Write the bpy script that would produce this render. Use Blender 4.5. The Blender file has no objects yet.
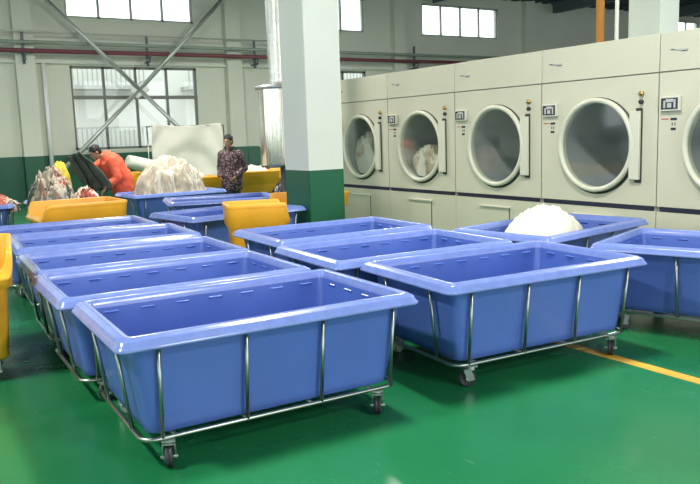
import bpy, bmesh, math, random
from mathutils import Vector, Matrix, noise
R = random.Random(7)
PI = math.pi
SC = bpy.context.scene
COL = SC.collection

# ------------------------------------------------------------------ camera, world, light, exposure
cd = bpy.data.cameras.new('camera'); cam = bpy.data.objects.new('camera', cd); COL.objects.link(cam)
F_PX = 755.15; PITCH = 0.14256; ROLL = -0.03281; YAW = 0.5597; CAM_H = 1.5
cd.sensor_fit = 'HORIZONTAL'; cd.sensor_width = 36.0; cd.lens = F_PX / 700 * 36.0
cd.clip_end = 300
_f = Vector((math.sin(YAW)*math.cos(PITCH), math.cos(YAW)*math.cos(PITCH), -math.sin(PITCH)))
_r = Vector((math.cos(YAW), -math.sin(YAW), 0)); _u = _r.cross(_f)
_r2 = _r*math.cos(ROLL) + _u*math.sin(ROLL); _u2 = -_r*math.sin(ROLL) + _u*math.cos(ROLL)
cam.matrix_world = Matrix(((_r2.x, _u2.x, -_f.x, 0), (_r2.y, _u2.y, -_f.y, 0), (_r2.z, _u2.z, -_f.z, CAM_H), (0, 0, 0, 1)))
SC.camera = cam
w = bpy.data.worlds.new('world'); SC.world = w; w.use_nodes = True
bg = w.node_tree.nodes['Background']; bg.inputs[0].default_value = (0.92, 0.97, 1.0, 1); bg.inputs[1].default_value = 5.2
SC.view_settings.view_transform = 'Standard'; SC.view_settings.look = 'None'
SC.view_settings.gamma = 1; SC.view_settings.use_curve_mapping = False
SC.view_settings.exposure = -0.60
LAMP_W = 430.0

# ------------------------------------------------------------------ materials
def mat(name, col, rough=0.5, metal=0.0, noise_amt=0.0, noise_scale=6.0, bump=0.0, bump_scale=40.0, spec=0.5, coat=0.0, sss=0.0, emit=None):
    m = bpy.data.materials.new(name); m.use_nodes = True; nt = m.node_tree; N = nt.nodes; L = nt.links
    b = N['Principled BSDF']
    b.inputs['Base Color'].default_value = (*col, 1); b.inputs['Roughness'].default_value = rough
    b.inputs['Metallic'].default_value = metal; b.inputs['Specular IOR Level'].default_value = spec
    b.inputs['Coat Weight'].default_value = coat
    if sss: b.inputs['Subsurface Weight'].default_value = sss; b.inputs['Subsurface Radius'].default_value = (.02, .03, .06); b.inputs['Subsurface Scale'].default_value = 0.5
    if emit: b.inputs['Emission Color'].default_value = (*emit[0], 1); b.inputs['Emission Strength'].default_value = emit[1]
    tc = N.new('ShaderNodeTexCoord')
    if noise_amt:
        n = N.new('ShaderNodeTexNoise'); n.inputs['Scale'].default_value = noise_scale; n.inputs['Detail'].default_value = 6
        L.new(tc.outputs['Object'], n.inputs['Vector'])
        r = N.new('ShaderNodeValToRGB'); r.color_ramp.elements[0].position = 0.3; r.color_ramp.elements[1].position = 0.7
        r.color_ramp.elements[0].color = (*[c*(1-noise_amt) for c in col], 1); r.color_ramp.elements[1].color = (*[min(1, c*(1+noise_amt)) for c in col], 1)
        L.new(n.outputs['Fac'], r.inputs['Fac']); L.new(r.outputs['Color'], b.inputs['Base Color'])
    if bump:
        n2 = N.new('ShaderNodeTexNoise'); n2.inputs['Scale'].default_value = bump_scale; n2.inputs['Detail'].default_value = 4
        L.new(tc.outputs['Object'], n2.inputs['Vector'])
        bp = N.new('ShaderNodeBump'); bp.inputs['Strength'].default_value = bump; bp.inputs['Distance'].default_value = 0.01
        L.new(n2.outputs['Fac'], bp.inputs['Height']); L.new(bp.outputs['Normal'], b.inputs['Normal'])
    return m

def mat_wall(name, top, low, zsplit):
    m = mat(name, top, 0.75); nt = m.node_tree; N = nt.nodes; L = nt.links; b = N['Principled BSDF']
    tc = N.new('ShaderNodeTexCoord'); s = N.new('ShaderNodeSeparateXYZ'); L.new(tc.outputs['Object'], s.inputs[0])
    g = N.new('ShaderNodeMath'); g.operation = 'GREATER_THAN'; g.inputs[1].default_value = zsplit; L.new(s.outputs['Z'], g.inputs[0])
    n = N.new('ShaderNodeTexNoise'); n.inputs['Scale'].default_value = 0.8; n.inputs['Detail'].default_value = 5; L.new(tc.outputs['Object'], n.inputs['Vector'])
    mr = N.new('ShaderNodeMapRange'); mr.inputs['To Min'].default_value = 0.9; mr.inputs['To Max'].default_value = 1.08; L.new(n.outputs['Fac'], mr.inputs['Value'])
    mx = N.new('ShaderNodeMix'); mx.data_type = 'RGBA'; L.new(g.outputs[0], mx.inputs['Factor'])
    mx.inputs['A'].default_value = (*low, 1); mx.inputs['B'].default_value = (*top, 1)
    mu = N.new('ShaderNodeMix'); mu.data_type = 'RGBA'; mu.blend_type = 'MULTIPLY'; mu.inputs['Factor'].default_value = 1
    L.new(mx.outputs['Result'], mu.inputs['A']); L.new(mr.outputs[0], mu.inputs['B']); L.new(mu.outputs['Result'], b.inputs['Base Color'])
    # glossy enamel below, matt emulsion above
    ro = N.new('ShaderNodeMapRange'); ro.inputs['To Min'].default_value = 0.35; ro.inputs['To Max'].default_value = 0.8
    L.new(g.outputs[0], ro.inputs['Value']); L.new(ro.outputs[0], b.inputs['Roughness'])
    return m

def mat_floor():
    m = mat('green_epoxy', (0.012, 0.19, 0.085), 0.2, spec=0.32); nt = m.node_tree; N = nt.nodes; L = nt.links; b = N['Principled BSDF']
    tc = N.new('ShaderNodeTexCoord')
    n = N.new('ShaderNodeTexNoise'); n.inputs['Scale'].default_value = 0.9; n.inputs['Detail'].default_value = 7; L.new(tc.outputs['Object'], n.inputs['Vector'])
    r = N.new('ShaderNodeValToRGB'); r.color_ramp.elements[0].position = 0.3; r.color_ramp.elements[1].position = 0.75
    r.color_ramp.elements[0].color = (0.010, 0.150, 0.050, 1); r.color_ramp.elements[1].color = (0.020, 0.200, 0.072, 1)
    L.new(n.outputs['Fac'], r.inputs['Fac'])
    # pale scuffs: thin broken streaks
    mp = N.new('ShaderNodeMapping'); mp.inputs['Scale'].default_value = (9, 1.3, 1); mp.inputs['Rotation'].default_value = (0, 0, 0.5); L.new(tc.outputs['Object'], mp.inputs['Vector'])
    n2 = N.new('ShaderNodeTexNoise'); n2.inputs['Scale'].default_value = 2.4; n2.inputs['Detail'].default_value = 9; n2.inputs['Roughness'].default_value = 0.7; L.new(mp.outputs[0], n2.inputs['Vector'])
    r2 = N.new('ShaderNodeValToRGB'); r2.color_ramp.elements[0].position = 0.655; r2.color_ramp.elements[1].position = 0.74
    r2.color_ramp.elements[0].color = (0, 0, 0, 1); r2.color_ramp.elements[1].color = (0.45, 0.45, 0.45, 1); L.new(n2.outputs['Fac'], r2.inputs['Fac'])
    mx = N.new('ShaderNodeMix'); mx.data_type = 'RGBA'; L.new(r2.outputs['Color'], mx.inputs['Factor']); L.new(r.outputs['Color'], mx.inputs['A']); mx.inputs['B'].default_value = (0.2, 0.42, 0.3, 1)
    L.new(mx.outputs['Result'], b.inputs['Base Color'])
    mr = N.new('ShaderNodeMapRange'); mr.inputs['To Min'].default_value = 0.16; mr.inputs['To Max'].default_value = 0.36; L.new(n.outputs['Fac'], mr.inputs['Value']); L.new(mr.outputs[0], b.inputs['Roughness'])
    n3 = N.new('ShaderNodeTexNoise'); n3.inputs['Scale'].default_value = 5; n3.inputs['Detail'].default_value = 2; L.new(tc.outputs['Object'], n3.inputs['Vector'])
    bp = N.new('ShaderNodeBump'); bp.inputs['Strength'].default_value = 0.15; bp.inputs['Distance'].default_value = 0.01; L.new(n3.outputs['Fac'], bp.inputs['Height']); L.new(bp.outputs['Normal'], b.inputs['Normal'])
    return m

def mat_glass(name, tint, refl=0.12, rough=0.03):
    m = bpy.data.materials.new(name); m.use_nodes = True; nt = m.node_tree; N = nt.nodes; L = nt.links
    N.remove(N['Principled BSDF']); out = N['Material Output']
    t = N.new('ShaderNodeBsdfTransparent'); t.inputs[0].default_value = (*tint, 1)
    g = N.new('ShaderNodeBsdfGlossy'); g.inputs['Roughness'].default_value = rough
    f = N.new('ShaderNodeLayerWeight'); f.inputs['Blend'].default_value = 0.5
    pw = N.new('ShaderNodeMath'); pw.operation = 'POWER'; pw.inputs[1].default_value = 4; L.new(f.outputs['Facing'], pw.inputs[0])
    a = N.new('ShaderNodeMath'); a.operation = 'ADD'; a.inputs[1].default_value = refl + 0.03; L.new(pw.outputs[0], a.inputs[0])
    mx = N.new('ShaderNodeMixShader'); L.new(a.outputs[0], mx.inputs[0]); L.new(t.outputs[0], mx.inputs[1]); L.new(g.outputs[0], mx.inputs[2])
    L.new(mx.outputs[0], out.inputs['Surface']); return m

def mat_speckle(name, base, cols, scale, thresh=0.5, rough=0.85):
    m = mat(name, base, rough); nt = m.node_tree; N = nt.nodes; L = nt.links; b = N['Principled BSDF']
    tc = N.new('ShaderNodeTexCoord'); v = N.new('ShaderNodeTexVoronoi'); v.inputs['Scale'].default_value = scale
    L.new(tc.outputs['Object'], v.inputs['Vector'])
    s = N.new('ShaderNodeSeparateColor'); L.new(v.outputs['Color'], s.inputs[0])
    r = N.new('ShaderNodeValToRGB'); r.color_ramp.interpolation = 'CONSTANT'; e = r.color_ramp.elements
    e[0].position = 0; e[0].color = (*base, 1); e[1].position = thresh; e[1].color = (*cols[0], 1)
    for i, c in enumerate(cols[1:]):
        q = e.new(thresh + (1-thresh)*(i+1)/len(cols)); q.color = (*c, 1)
    L.new(s.outputs[0], r.inputs['Fac']); L.new(r.outputs['Color'], b.inputs['Base Color'])
    n = N.new('ShaderNodeTexNoise'); n.inputs['Scale'].default_value = 25; L.new(tc.outputs['Object'], n.inputs['Vector'])
    bp = N.new('ShaderNodeBump'); bp.inputs['Strength'].default_value = 0.4; bp.inputs['Distance'].default_value = 0.02; L.new(n.outputs['Fac'], bp.inputs['Height']); L.new(bp.outputs['Normal'], b.inputs['Normal'])
    return m

def mat_emit(name, col, s):
    m = mat(name, (0.8, 0.8, 0.8), 0.5, emit=(col, s)); return m

M = {
 'floor': mat_floor(),
 'wall': mat_wall('painted_wall', (0.63, 0.655, 0.56), (0.012, 0.10, 0.055), 1.2),
 'column': mat_wall('painted_column', (0.60, 0.66, 0.60), (0.010, 0.105, 0.05), 1.07),
 'trim': mat('pale_paint', (0.60, 0.65, 0.56), 0.7),
 'ceiling': mat('dark_deck', (0.05, 0.06, 0.085), 0.7),
 'steel_dark': mat('dark_painted_steel', (0.10, 0.12, 0.14), 0.5),
 'blue': mat('blue_polyethylene', (0.078, 0.145, 0.47), 0.27, noise_amt=0.06, noise_scale=2.5, bump=0.06, bump_scale=9, sss=0.0),
 'rim': mat('pale_sheen_rim', (0.17, 0.245, 0.58), 0.2, noise_amt=0.10, noise_scale=14, bump=0.05, bump_scale=9),  # paler than the tub: window sheen on the rims put into the colour
 'steel': mat('stainless_tube', (0.36, 0.40, 0.36), 0.32, 1.0),
 'zinc': mat('zinc_plate', (0.55, 0.58, 0.58), 0.35, 0.9),
 'rubber': mat('black_rubber', (0.02, 0.022, 0.03), 0.5),
 'grey_rubber': mat('grey_wheel', (0.30, 0.33, 0.32), 0.45),
 'yellow': mat('yellow_plastic', (0.82, 0.40, 0.025), 0.38, noise_amt=0.10, noise_scale=4),
 'enamel': mat('cream_enamel', (0.58, 0.58, 0.455), 0.38, noise_amt=0.02, noise_scale=1.5),
 'enamel_door': mat('cream_door_enamel', (0.64, 0.65, 0.53), 0.3),
 'black': mat('black_gap', (0.012, 0.013, 0.02), 0.6),
 'strip': mat('navy_strip', (0.02, 0.022, 0.045), 0.35),
 'gasket': mat('dark_gasket', (0.025, 0.03, 0.025), 0.6),
 'seam': mat('grey_seam', (0.32, 0.32, 0.26), 0.7),
 'drum': mat('drum_steel', (0.34, 0.37, 0.36), 0.5, 0.2),
 'glass_door': mat_glass('door_glass', (0.86, 0.90, 0.88), 0.045, 0.06),
 'glass': mat_glass('window_glass', (0.93, 0.96, 0.95), 0.0),
 'win_frame': mat('grey_window_frame', (0.16, 0.17, 0.15), 0.5),
 'win_frame_light': mat('pale_window_frame', (0.40, 0.42, 0.38), 0.5),
 'red_pipe': mat('dark_red_pipe', (0.17, 0.045, 0.055), 0.5),
 'green_pipe': mat('grey_green_pipe', (0.27, 0.33, 0.27), 0.5),
 'grey_pipe': mat('pale_grey_pipe', (0.48, 0.52, 0.47), 0.4),
 'orange_pipe': mat('orange_pipe', (0.45, 0.20, 0.04), 0.5),
 'white_pipe': mat('white_pipe', (0.75, 0.78, 0.76), 0.4),
 'brace': mat('galvanised_brace', (0.50, 0.54, 0.50), 0.4, 0.5),
 'chrome': mat('polished_duct', (0.72, 0.70, 0.62), 0.16, 1.0),
 'foil': mat('foil_duct', (0.78, 0.78, 0.72), 0.28, 1.0, bump=0.8, bump_scale=22),
 'line': mat('yellow_line_paint', (0.70, 0.42, 0.05), 0.35, noise_amt=0.1, noise_scale=5),
 'linen': mat('cream_linen', (0.46, 0.40, 0.31), 0.9, noise_amt=0.28, noise_scale=7, bump=0.8, bump_scale=14),
 'white_linen': mat('white_linen', (0.68, 0.66, 0.56), 0.9, noise_amt=0.05, noise_scale=9, bump=0.3, bump_scale=14),
 'print_linen': mat_speckle('printed_linen', (0.50, 0.43, 0.34), [(0.20, 0.21, 0.17), (0.33, 0.17, 0.12), (0.52, 0.48, 0.40), (0.26, 0.22, 0.18)], 16, 0.45),
 'red_cloth': mat('red_cloth', (0.36, 0.085, 0.06), 0.9, noise_amt=0.2),
 'sheet': mat('white_sheet', (0.62, 0.63, 0.55), 0.8),
 'skin': mat('skin', (0.42, 0.23, 0.15), 0.55),
 'hair': mat('black_hair', (0.012, 0.012, 0.014), 0.6),
 'orange': mat('orange_jacket', (0.80, 0.125, 0.06), 0.8, noise_amt=0.12, noise_scale=10, bump=0.5, bump_scale=12),
 'trouser': mat('dark_trousers', (0.025, 0.027, 0.038), 0.9),
 'floral': mat_speckle('floral_jacket', (0.042, 0.022, 0.030), [(0.20, 0.13, 0.15), (0.08, 0.04, 0.055), (0.32, 0.25, 0.26)], 60, 0.62),
 'shoe': mat('dark_shoe', (0.03, 0.03, 0.03), 0.6),
 'eye': mat('dark_eye', (0.015, 0.01, 0.01), 0.3),
 'lip': mat('lip', (0.30, 0.10, 0.08), 0.5),
 'dark_cloth': mat('dark_grey_green_cloth', (0.055, 0.07, 0.055), 0.9, noise_amt=0.3, noise_scale=8),
 'yellow_bag': mat('yellow_print_sack', (0.62, 0.52, 0.06), 0.7, noise_amt=0.3, noise_scale=14),
 'black_bag': mat('black_bag', (0.014, 0.014, 0.02), 0.35, bump=0.6, bump_scale=10),
 'blue_bag': mat('dark_blue_bag', (0.03, 0.06, 0.12), 0.6, bump=0.6, bump_scale=10),
 'maroon': mat('maroon_board', (0.13, 0.045, 0.04), 0.6),
 'dark_green': mat('dark_green_cabinet', (0.018, 0.075, 0.05), 0.6),
 'screen': mat('control_screen', (0.03, 0.035, 0.05), 0.25),
 'key': mat('control_keys', (0.45, 0.46, 0.45), 0.5),
 'red_mark': mat('red_mark', (0.5, 0.05, 0.04), 0.5),
 'gold': mat('brass_knob', (0.45, 0.32, 0.10), 0.3, 0.8),
 'facade': mat('pale_facade', (0.55, 0.55, 0.50), 0.9),
 'facade_rail': mat('facade_rail', (0.32, 0.33, 0.30), 0.8),
 'lamp': mat_emit('lamp_diffuser', (1.0, 0.97, 0.9), 6.0),
 'ground': mat('outside_concrete', (0.45, 0.45, 0.42), 0.9),
}

# ------------------------------------------------------------------ mesh helpers
class MB:
    def __init__(s): s.bm = bmesh.new(); s.mats = []; s.cur = 0
    def use(s, m):
        if m not in s.mats: s.mats.append(m)
        s.cur = s.mats.index(m); return s
    def face(s, vs, smooth=False):
        try: f = s.bm.faces.new(vs)
        except ValueError: return
        f.material_index = s.cur; f.smooth = smooth
    def box(s, c, d, rz=0.0, mtx=None, bev=0.0):
        hx, hy, hz = d[0]/2, d[1]/2, d[2]/2
        T = mtx if mtx is not None else Matrix.Translation(c) @ Matrix.Rotation(rz, 4, 'Z')
        v = [s.bm.verts.new(T @ Vector((x, y, z))) for x in (-hx, hx) for y in (-hy, hy) for z in (-hz, hz)]
        fs = []
        for q in ((0, 1, 3, 2), (4, 6, 7, 5), (0, 4, 5, 1), (2, 3, 7, 6), (0, 2, 6, 4), (1, 5, 7, 3)):
            f = s.bm.faces.new([v[i] for i in q]); f.material_index = s.cur; fs.append(f)
        if bev:
            es = list({e for f in fs for e in f.edges})
            r = bmesh.ops.bevel(s.bm, geom=es, offset=bev, segments=2, affect='EDGES', profile=0.5)
            for f in r['faces']: f.material_index = s.cur; f.smooth = True
        return s
    def b2(s, a, b, bev=0.0):
        return s.box([(a[i]+b[i])/2 for i in range(3)], [abs(b[i]-a[i]) for i in range(3)], bev=bev)
    def loft(s, loops, cap0=False, cap1=False, closed=True, smooth=True):
        rows = [[s.bm.verts.new(p) for p in lp] for lp in loops]; n = len(rows[0])
        for a, b in zip(rows, rows[1:]):
            for i in range(n if closed else n-1):
                j = (i+1) % n; s.face([a[i], a[j], b[j], b[i]], smooth)
        if cap0: s.face(rows[0][::-1], smooth)
        if cap1: s.face(rows[-1], smooth)
        return s
    def tube(s, pts, r, n=8, closed=False):
        pts = [Vector(p) for p in pts]; loops = []; N = len(pts); ref = None
        for i, p in enumerate(pts):
            a = pts[(i-1) % N] if (closed or i > 0) else p; b = pts[(i+1) % N] if (closed or i < N-1) else p
            t = (b-a).normalized()
            if ref is None: ref = Vector((0, 0, 1)) if abs(t.z) < 0.9 else Vector((1, 0, 0))
            u = (ref - t*ref.dot(t)).normalized(); ref = u; v = t.cross(u)
            loops.append([p + u*(r*math.cos(2*PI*k/n)) + v*(r*math.sin(2*PI*k/n)) for k in range(n)])
        if closed: loops.append(loops[0])
        return s.loft(loops, not closed, not closed)
    def rev(s, prof, c, axis='Z', n=32, cap0=False, cap1=False, arc=(0, 2*PI)):
        # prof: (radius, along axis)
        loops = []; c = Vector(c); full = abs(arc[1]-arc[0]-2*PI) < 1e-6; m = n if full else n+1
        for r, h in prof:
            lp = []
            for k in range(m):
                a = arc[0] + (arc[1]-arc[0])*k/n; x, y = r*math.cos(a), r*math.sin(a)
                lp.append(c + (Vector((x, y, h)) if axis == 'Z' else Vector((h, x, y)) if axis == 'X' else Vector((x, h, y))))
            loops.append(lp)
        return s.loft(loops, cap0, cap1, closed=full)
    def sphere(s, c, r, sc=(1, 1, 1), n=16, mtx=None):
        T = mtx or Matrix.Identity(4)
        loops = []
        for i in range(1, n//2):
            t = PI*i/(n//2)
            loops.append([Vector(c) + T @ Vector((r*sc[0]*math.sin(t)*math.cos(2*PI*k/n), r*sc[1]*math.sin(t)*math.sin(2*PI*k/n), -r*sc[2]*math.cos(t))) for k in range(n)])
        return s.loft(loops, True, True)
    def cap(s, a, b, ra, rb, n=12, flat=1.0, side=(0, 1, 0)):
        # tapered capsule; cross-section squashed by `flat` across `side`
        a, b = Vector(a), Vector(b); t = (b-a).normalized(); L_ = (b-a).length
        v = Vector(side); v = (v - t*v.dot(t)); v = v.normalized() if v.length > 1e-3 else t.orthogonal().normalized(); u = t.cross(v)
        loops = []
        def ring(p, r): loops.append([p + u*(r*flat*math.cos(2*PI*k/n)) + v*(r*math.sin(2*PI*k/n)) for k in range(n)])
        for q in (80, 55, 30): ring(a - t*ra*math.sin(math.radians(q)), ra*math.cos(math.radians(q)))
        ring(a, ra); ring(b, rb)
        for q in (30, 55, 80): ring(b + t*rb*math.sin(math.radians(q)), rb*math.cos(math.radians(q)))
        return s.loft(loops, True, True)
    def build(s, name, m=None, parent=None, loc=None):
        bmesh.ops.recalc_face_normals(s.bm, faces=s.bm.faces)
        me = bpy.data.meshes.new(name); s.bm.to_mesh(me); s.bm.free()
        for q in (s.mats or [m]): me.materials.append(M[q])
        o = bpy.data.objects.new(name, me); COL.objects.link(o)
        if loc: o.location = loc
        if parent: o.parent = parent
        return o

def tag(o, label=None, cat=None, group=None, kind=None):
    if label: o['label'] = label
    if cat: o['category'] = cat
    if group: o['group'] = group
    if kind: o['kind'] = kind
    return o
def empty(name, loc, rz=0, label=None, cat=None, group=None):
    o = bpy.data.objects.new(name, None); COL.objects.link(o); o.location = loc; o.rotation_euler = (0, 0, rz)
    o.empty_display_size = 0.1
    return tag(o, label, cat, group)
def copy_tree(o, parent=None):
    c = o.copy(); COL.objects.link(c); c.parent = parent
    for ch in [x for x in bpy.data.objects if x.parent == o]: copy_tree(ch, c)
    return c
def remesh(o, voxel, smooth=4, disp=0.0):
    m = o.modifiers.new('r', 'REMESH'); m.mode = 'VOXEL'; m.voxel_size = voxel; m.use_smooth_shade = True
    if smooth: q = o.modifiers.new('s', 'SMOOTH'); q.iterations = smooth; q.factor = 0.5
    dg = bpy.context.evaluated_depsgraph_get(); me = bpy.data.meshes.new_from_object(o.evaluated_get(dg))
    mats = list(o.data.materials); o.modifiers.clear(); o.data = me; me.materials.clear()
    for q in mats: me.materials.append(q)
    if disp:
        for v in me.vertices:
            p = v.co; k = noise.noise(p*7.0)*0.6 + (1-abs(noise.noise(p*13.0+Vector((3, 1, 7)))*2))*0.4
            v.co = p + v.normal*(disp*k)
    for f in me.polygons: f.use_smooth = True
    return o
def rr(hx, hy, r, z, ns=1, nc=5, cx=0, cy=0):
    # rounded rectangle loop, counter-clockwise from +x side; ns subdivisions on straight runs
    P = []
    cs = ((hx-r, hy-r, 0), (-(hx-r), hy-r, PI/2), (-(hx-r), -(hy-r), PI), (hx-r, -(hy-r), 3*PI/2))
    for i, (x, y, a0) in enumerate(cs):
        arc = [Vector((cx + x + r*math.cos(a0 + PI/2*k/nc), cy + y + r*math.sin(a0 + PI/2*k/nc), z)) for k in range(nc+1)]
        P += arc
        x2, y2, a2 = cs[(i+1) % 4]
        e = Vector((cx + x2 + r*math.cos(a2), cy + y2 + r*math.sin(a2), z))
        for k in range(1, ns): P.append(arc[-1].lerp(e, k/ns))
    return P

# ------------------------------------------------------------------ the setting
def structure(o): o['kind'] = 'structure'; return o
X0, X1, Y0, Y1, ZC = -6.0, 34.0, -8.0, 20.0, 5.95
structure(MB().b2((X0, Y0, -0.2), (X1, Y1, 0)).build('floor', 'floor'))
cb = MB().b2((X0, Y0, ZC), (X1, Y1, ZC+0.2))
for i in range(80): cb.b2((X0+i*0.5, Y0, ZC-0.05), (X0+i*0.5+0.22, Y1, ZC+0.01))
structure(cb.build('ceiling', 'ceiling'))
# back wall with window openings
BAY = 5.56
wins = []
for k in (-1, 0, 1, 2):
    a = 4.44 + BAY*k; wins += [(a, a+3.32, 1.30, 3.40, 'low'), (a, a+3.32, 4.57, 5.60, 'high')]
a = 4.44 + BAY*4 + 0.45; wins += [(a, a+3.32, 4.95, 5.72, 'high')]
def wall_holes(name, fixed0, fixed1, holes, lo, hi, axis):
    us = sorted({lo, hi, *[h[0] for h in holes], *[h[1] for h in holes]}); zs = sorted({0, ZC, *[h[2] for h in holes], *[h[3] for h in holes]})
    b = MB()
    for u0, u1 in zip(us, us[1:]):
        for z0, z1 in zip(zs, zs[1:]):
            um, zm = (u0+u1)/2, (z0+z1)/2
            if any(h[0] < um < h[1] and h[2] < zm < h[3] for h in holes): continue
            if axis == 'x': b.b2((u0, fixed0, z0), (u1, fixed1, z1))
            else: b.b2((fixed0, u0, z0), (fixed1, u1, z1))
    return structure(b.build(name, 'wall'))
wall_holes('wall_back', Y1, Y1+0.25, wins, X0, X1, 'x')
lw = [(-5.5+4.5*k, -2.2+4.5*k, 1.4, 4.8, 'low') for k in range(0, 6)]
wall_holes('wall_left', X0-0.25, X0, lw, Y0, Y1, 'y')
wall_holes('wall_right', X1, X1+0.25, [], Y0, Y1, 'y')
fw = [(-5.2+5.56*k, -0.2+5.56*k, 0.5, 5.2) for k in range(7)]
wall_holes('wall_front_unseen', Y0-0.25, Y0, fw, X0, X1, 'x')  # unseen wall behind the camera, added with openings sized to set ambient daylight
wn = 0
def window(a, b, z0, z1, style, plane='back'):
    global wn; wn += 1
    root = empty('window_%d' % wn, (0, 0, 0)); structure(root)
    def bar(b_, u0, u1, w0, w1, d0=0.05, d1=0.12):
        if plane == 'back': b_.b2((u0, Y1+d0, w0), (u1, Y1+d1, w1))
        else: b_.b2((X0-d1, u0, w0), (X0-d0, u1, w1))
    fr = MB(); t = 0.06; m = 'win_frame' if style == 'low' else 'win_frame_light'
    bar(fr, a, b, z0, z0+t); bar(fr, a, b, z1-t, z1); bar(fr, a, a+t, z0, z1); bar(fr, b-t, b, z0, z1)
    for i in range(1, 4):
        u = a + (b-a)*i/4; bar(fr, u-0.03, u+0.03, z0, z1)
    if style == 'low': zt = z0 + (z1-z0)*0.63; bar(fr, a, b, zt-0.045, zt+0.045, 0.03, 0.13)
    fr.build('window_frame', m, root)
    for i in range(4):
        g = MB(); bar(g, a+(b-a)*i/4+0.03, a+(b-a)*(i+1)/4-0.03, z0+t, z1-t, 0.08, 0.088); g.build('pane', 'glass', root)
    if plane == 'back':
        MB().b2((a-0.05, Y1-0.03, z0-0.05), (b+0.05, Y1+0.05, z0)).build('window_sill', 'trim', root)
for h in wins: window(*h)
for h in lw: window(*h, plane='left')
# pilasters and ring beams on the back wall, hall columns
tn = 0
def trim(b, m='trim'):
    global tn; tn += 1
    return structure(b.build('trim_%d' % tn, m))
for x in (-2.4, 3.17, 8.60, 14.30, 20.00, 25.85):
    trim(MB().b2((x, Y1-0.22, 0), (x+0.44, Y1, ZC)), 'wall')
trim(MB().b2((X0, Y1-0.10, 3.44), (X1, Y1, 3.50)))
trim(MB().b2((X0, Y1-0.07, 3.96), (X1, Y1, 4.05)))
for x in (-0.9, 4.66, 10.2, 15.8, 21.3, 26.9):
    trim(MB().b2((x, Y0, 5.55), (x+0.18, Y1-0.25, ZC)), 'steel_dark')
def column(x, y, w_, d_, tall=ZC):
    return trim(MB().b2((x, y, 0), (x+w_, y+d_, tall), bev=0.012), 'column')
column(4.47, 8.02, 0.50, 0.62); column(11.15, 8.02, 0.50, 0.62)

# outside: ground and a pale building beyond the windows
o = MB().b2((-30, Y1+0.3, -0.3), (70, 60, -0.1)).build('pavement', 'ground'); structure(o)
fb = empty('apartment_building', (8, 34, -0.1), 0, 'pale apartment block with balconies beyond the windows', 'building')
MB().b2((-22, 0, 0), (60, 6, 5.4)).build('wall', 'facade', fb)
for k in range(2):
    z = 1.2 + 2.6*k
    for i in range(7):
        x = -18 + i*5.6
        b = MB().b2((x, -1.1, z), (x+3.6, 0, z+0.15)); b.build('balcony_slab', 'facade_rail', fb)
        b = MB().b2((x, -1.1, z+0.95), (x+3.6, -1.05, z+1.02))
        for j in range(19): b.b2((x+j*0.197, -1.1, z+0.15), (x+j*0.197+0.05, -1.06, z+0.95))
        b.build('railing', 'facade_rail', fb)

# ------------------------------------------------------------------ hanging lamps (overhead, out of the frame)
def make_lamp():
    t = empty('hanging_lamp', (0, 0, 0))
    MB().b2((-0.09, -0.55, 0.0), (0.09, 0.55, 0.09), bev=0.01).build('housing', 'white_pipe', t)
    MB().b2((-0.08, -0.54, -0.02), (0.08, 0.54, 0.0)).build('diffuser', 'lamp', t)
    for y in (-0.45, 0.45): MB().tube([(0, y, 0.09), (0, y, ZC-5.5)], 0.006, 6).build('cord', 'steel_dark', t)
    return t
lamp0 = make_lamp()
spots = [(3.55, 3.95, 'between the two groups of blue carts', 1.0), (3.6, 12.6, 'in front of the far wall', 0.5), (-2.6, 4.5, 'left of the yellow bin', 0.55), (9.6, 4.0, 'behind the dryers', 0.5), (9.6, 12.6, 'beyond the dryers', 0.5), (3.5, -3.5, 'behind the camera', 0.55)]
for i, (x, y, s_, p) in enumerate(spots):
    l = lamp0 if i == 0 else copy_tree(lamp0)
    l.location = (x, y, 5.5); tag(l, 'white hanging strip lamp over the floor ' + s_, 'lamp', 'hanging strip lamps')
    ld = bpy.data.lights.new('strip_light', 'AREA'); ld.shape = 'RECTANGLE'; ld.size = 0.4; ld.size_y = 1.1; ld.energy = LAMP_W*p; ld.color = (1.0, 0.97, 0.90)
    lo = bpy.data.objects.new('strip_light', ld); COL.objects.link(lo); lo.parent = l; lo.location = (0, 0, -0.04)

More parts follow.
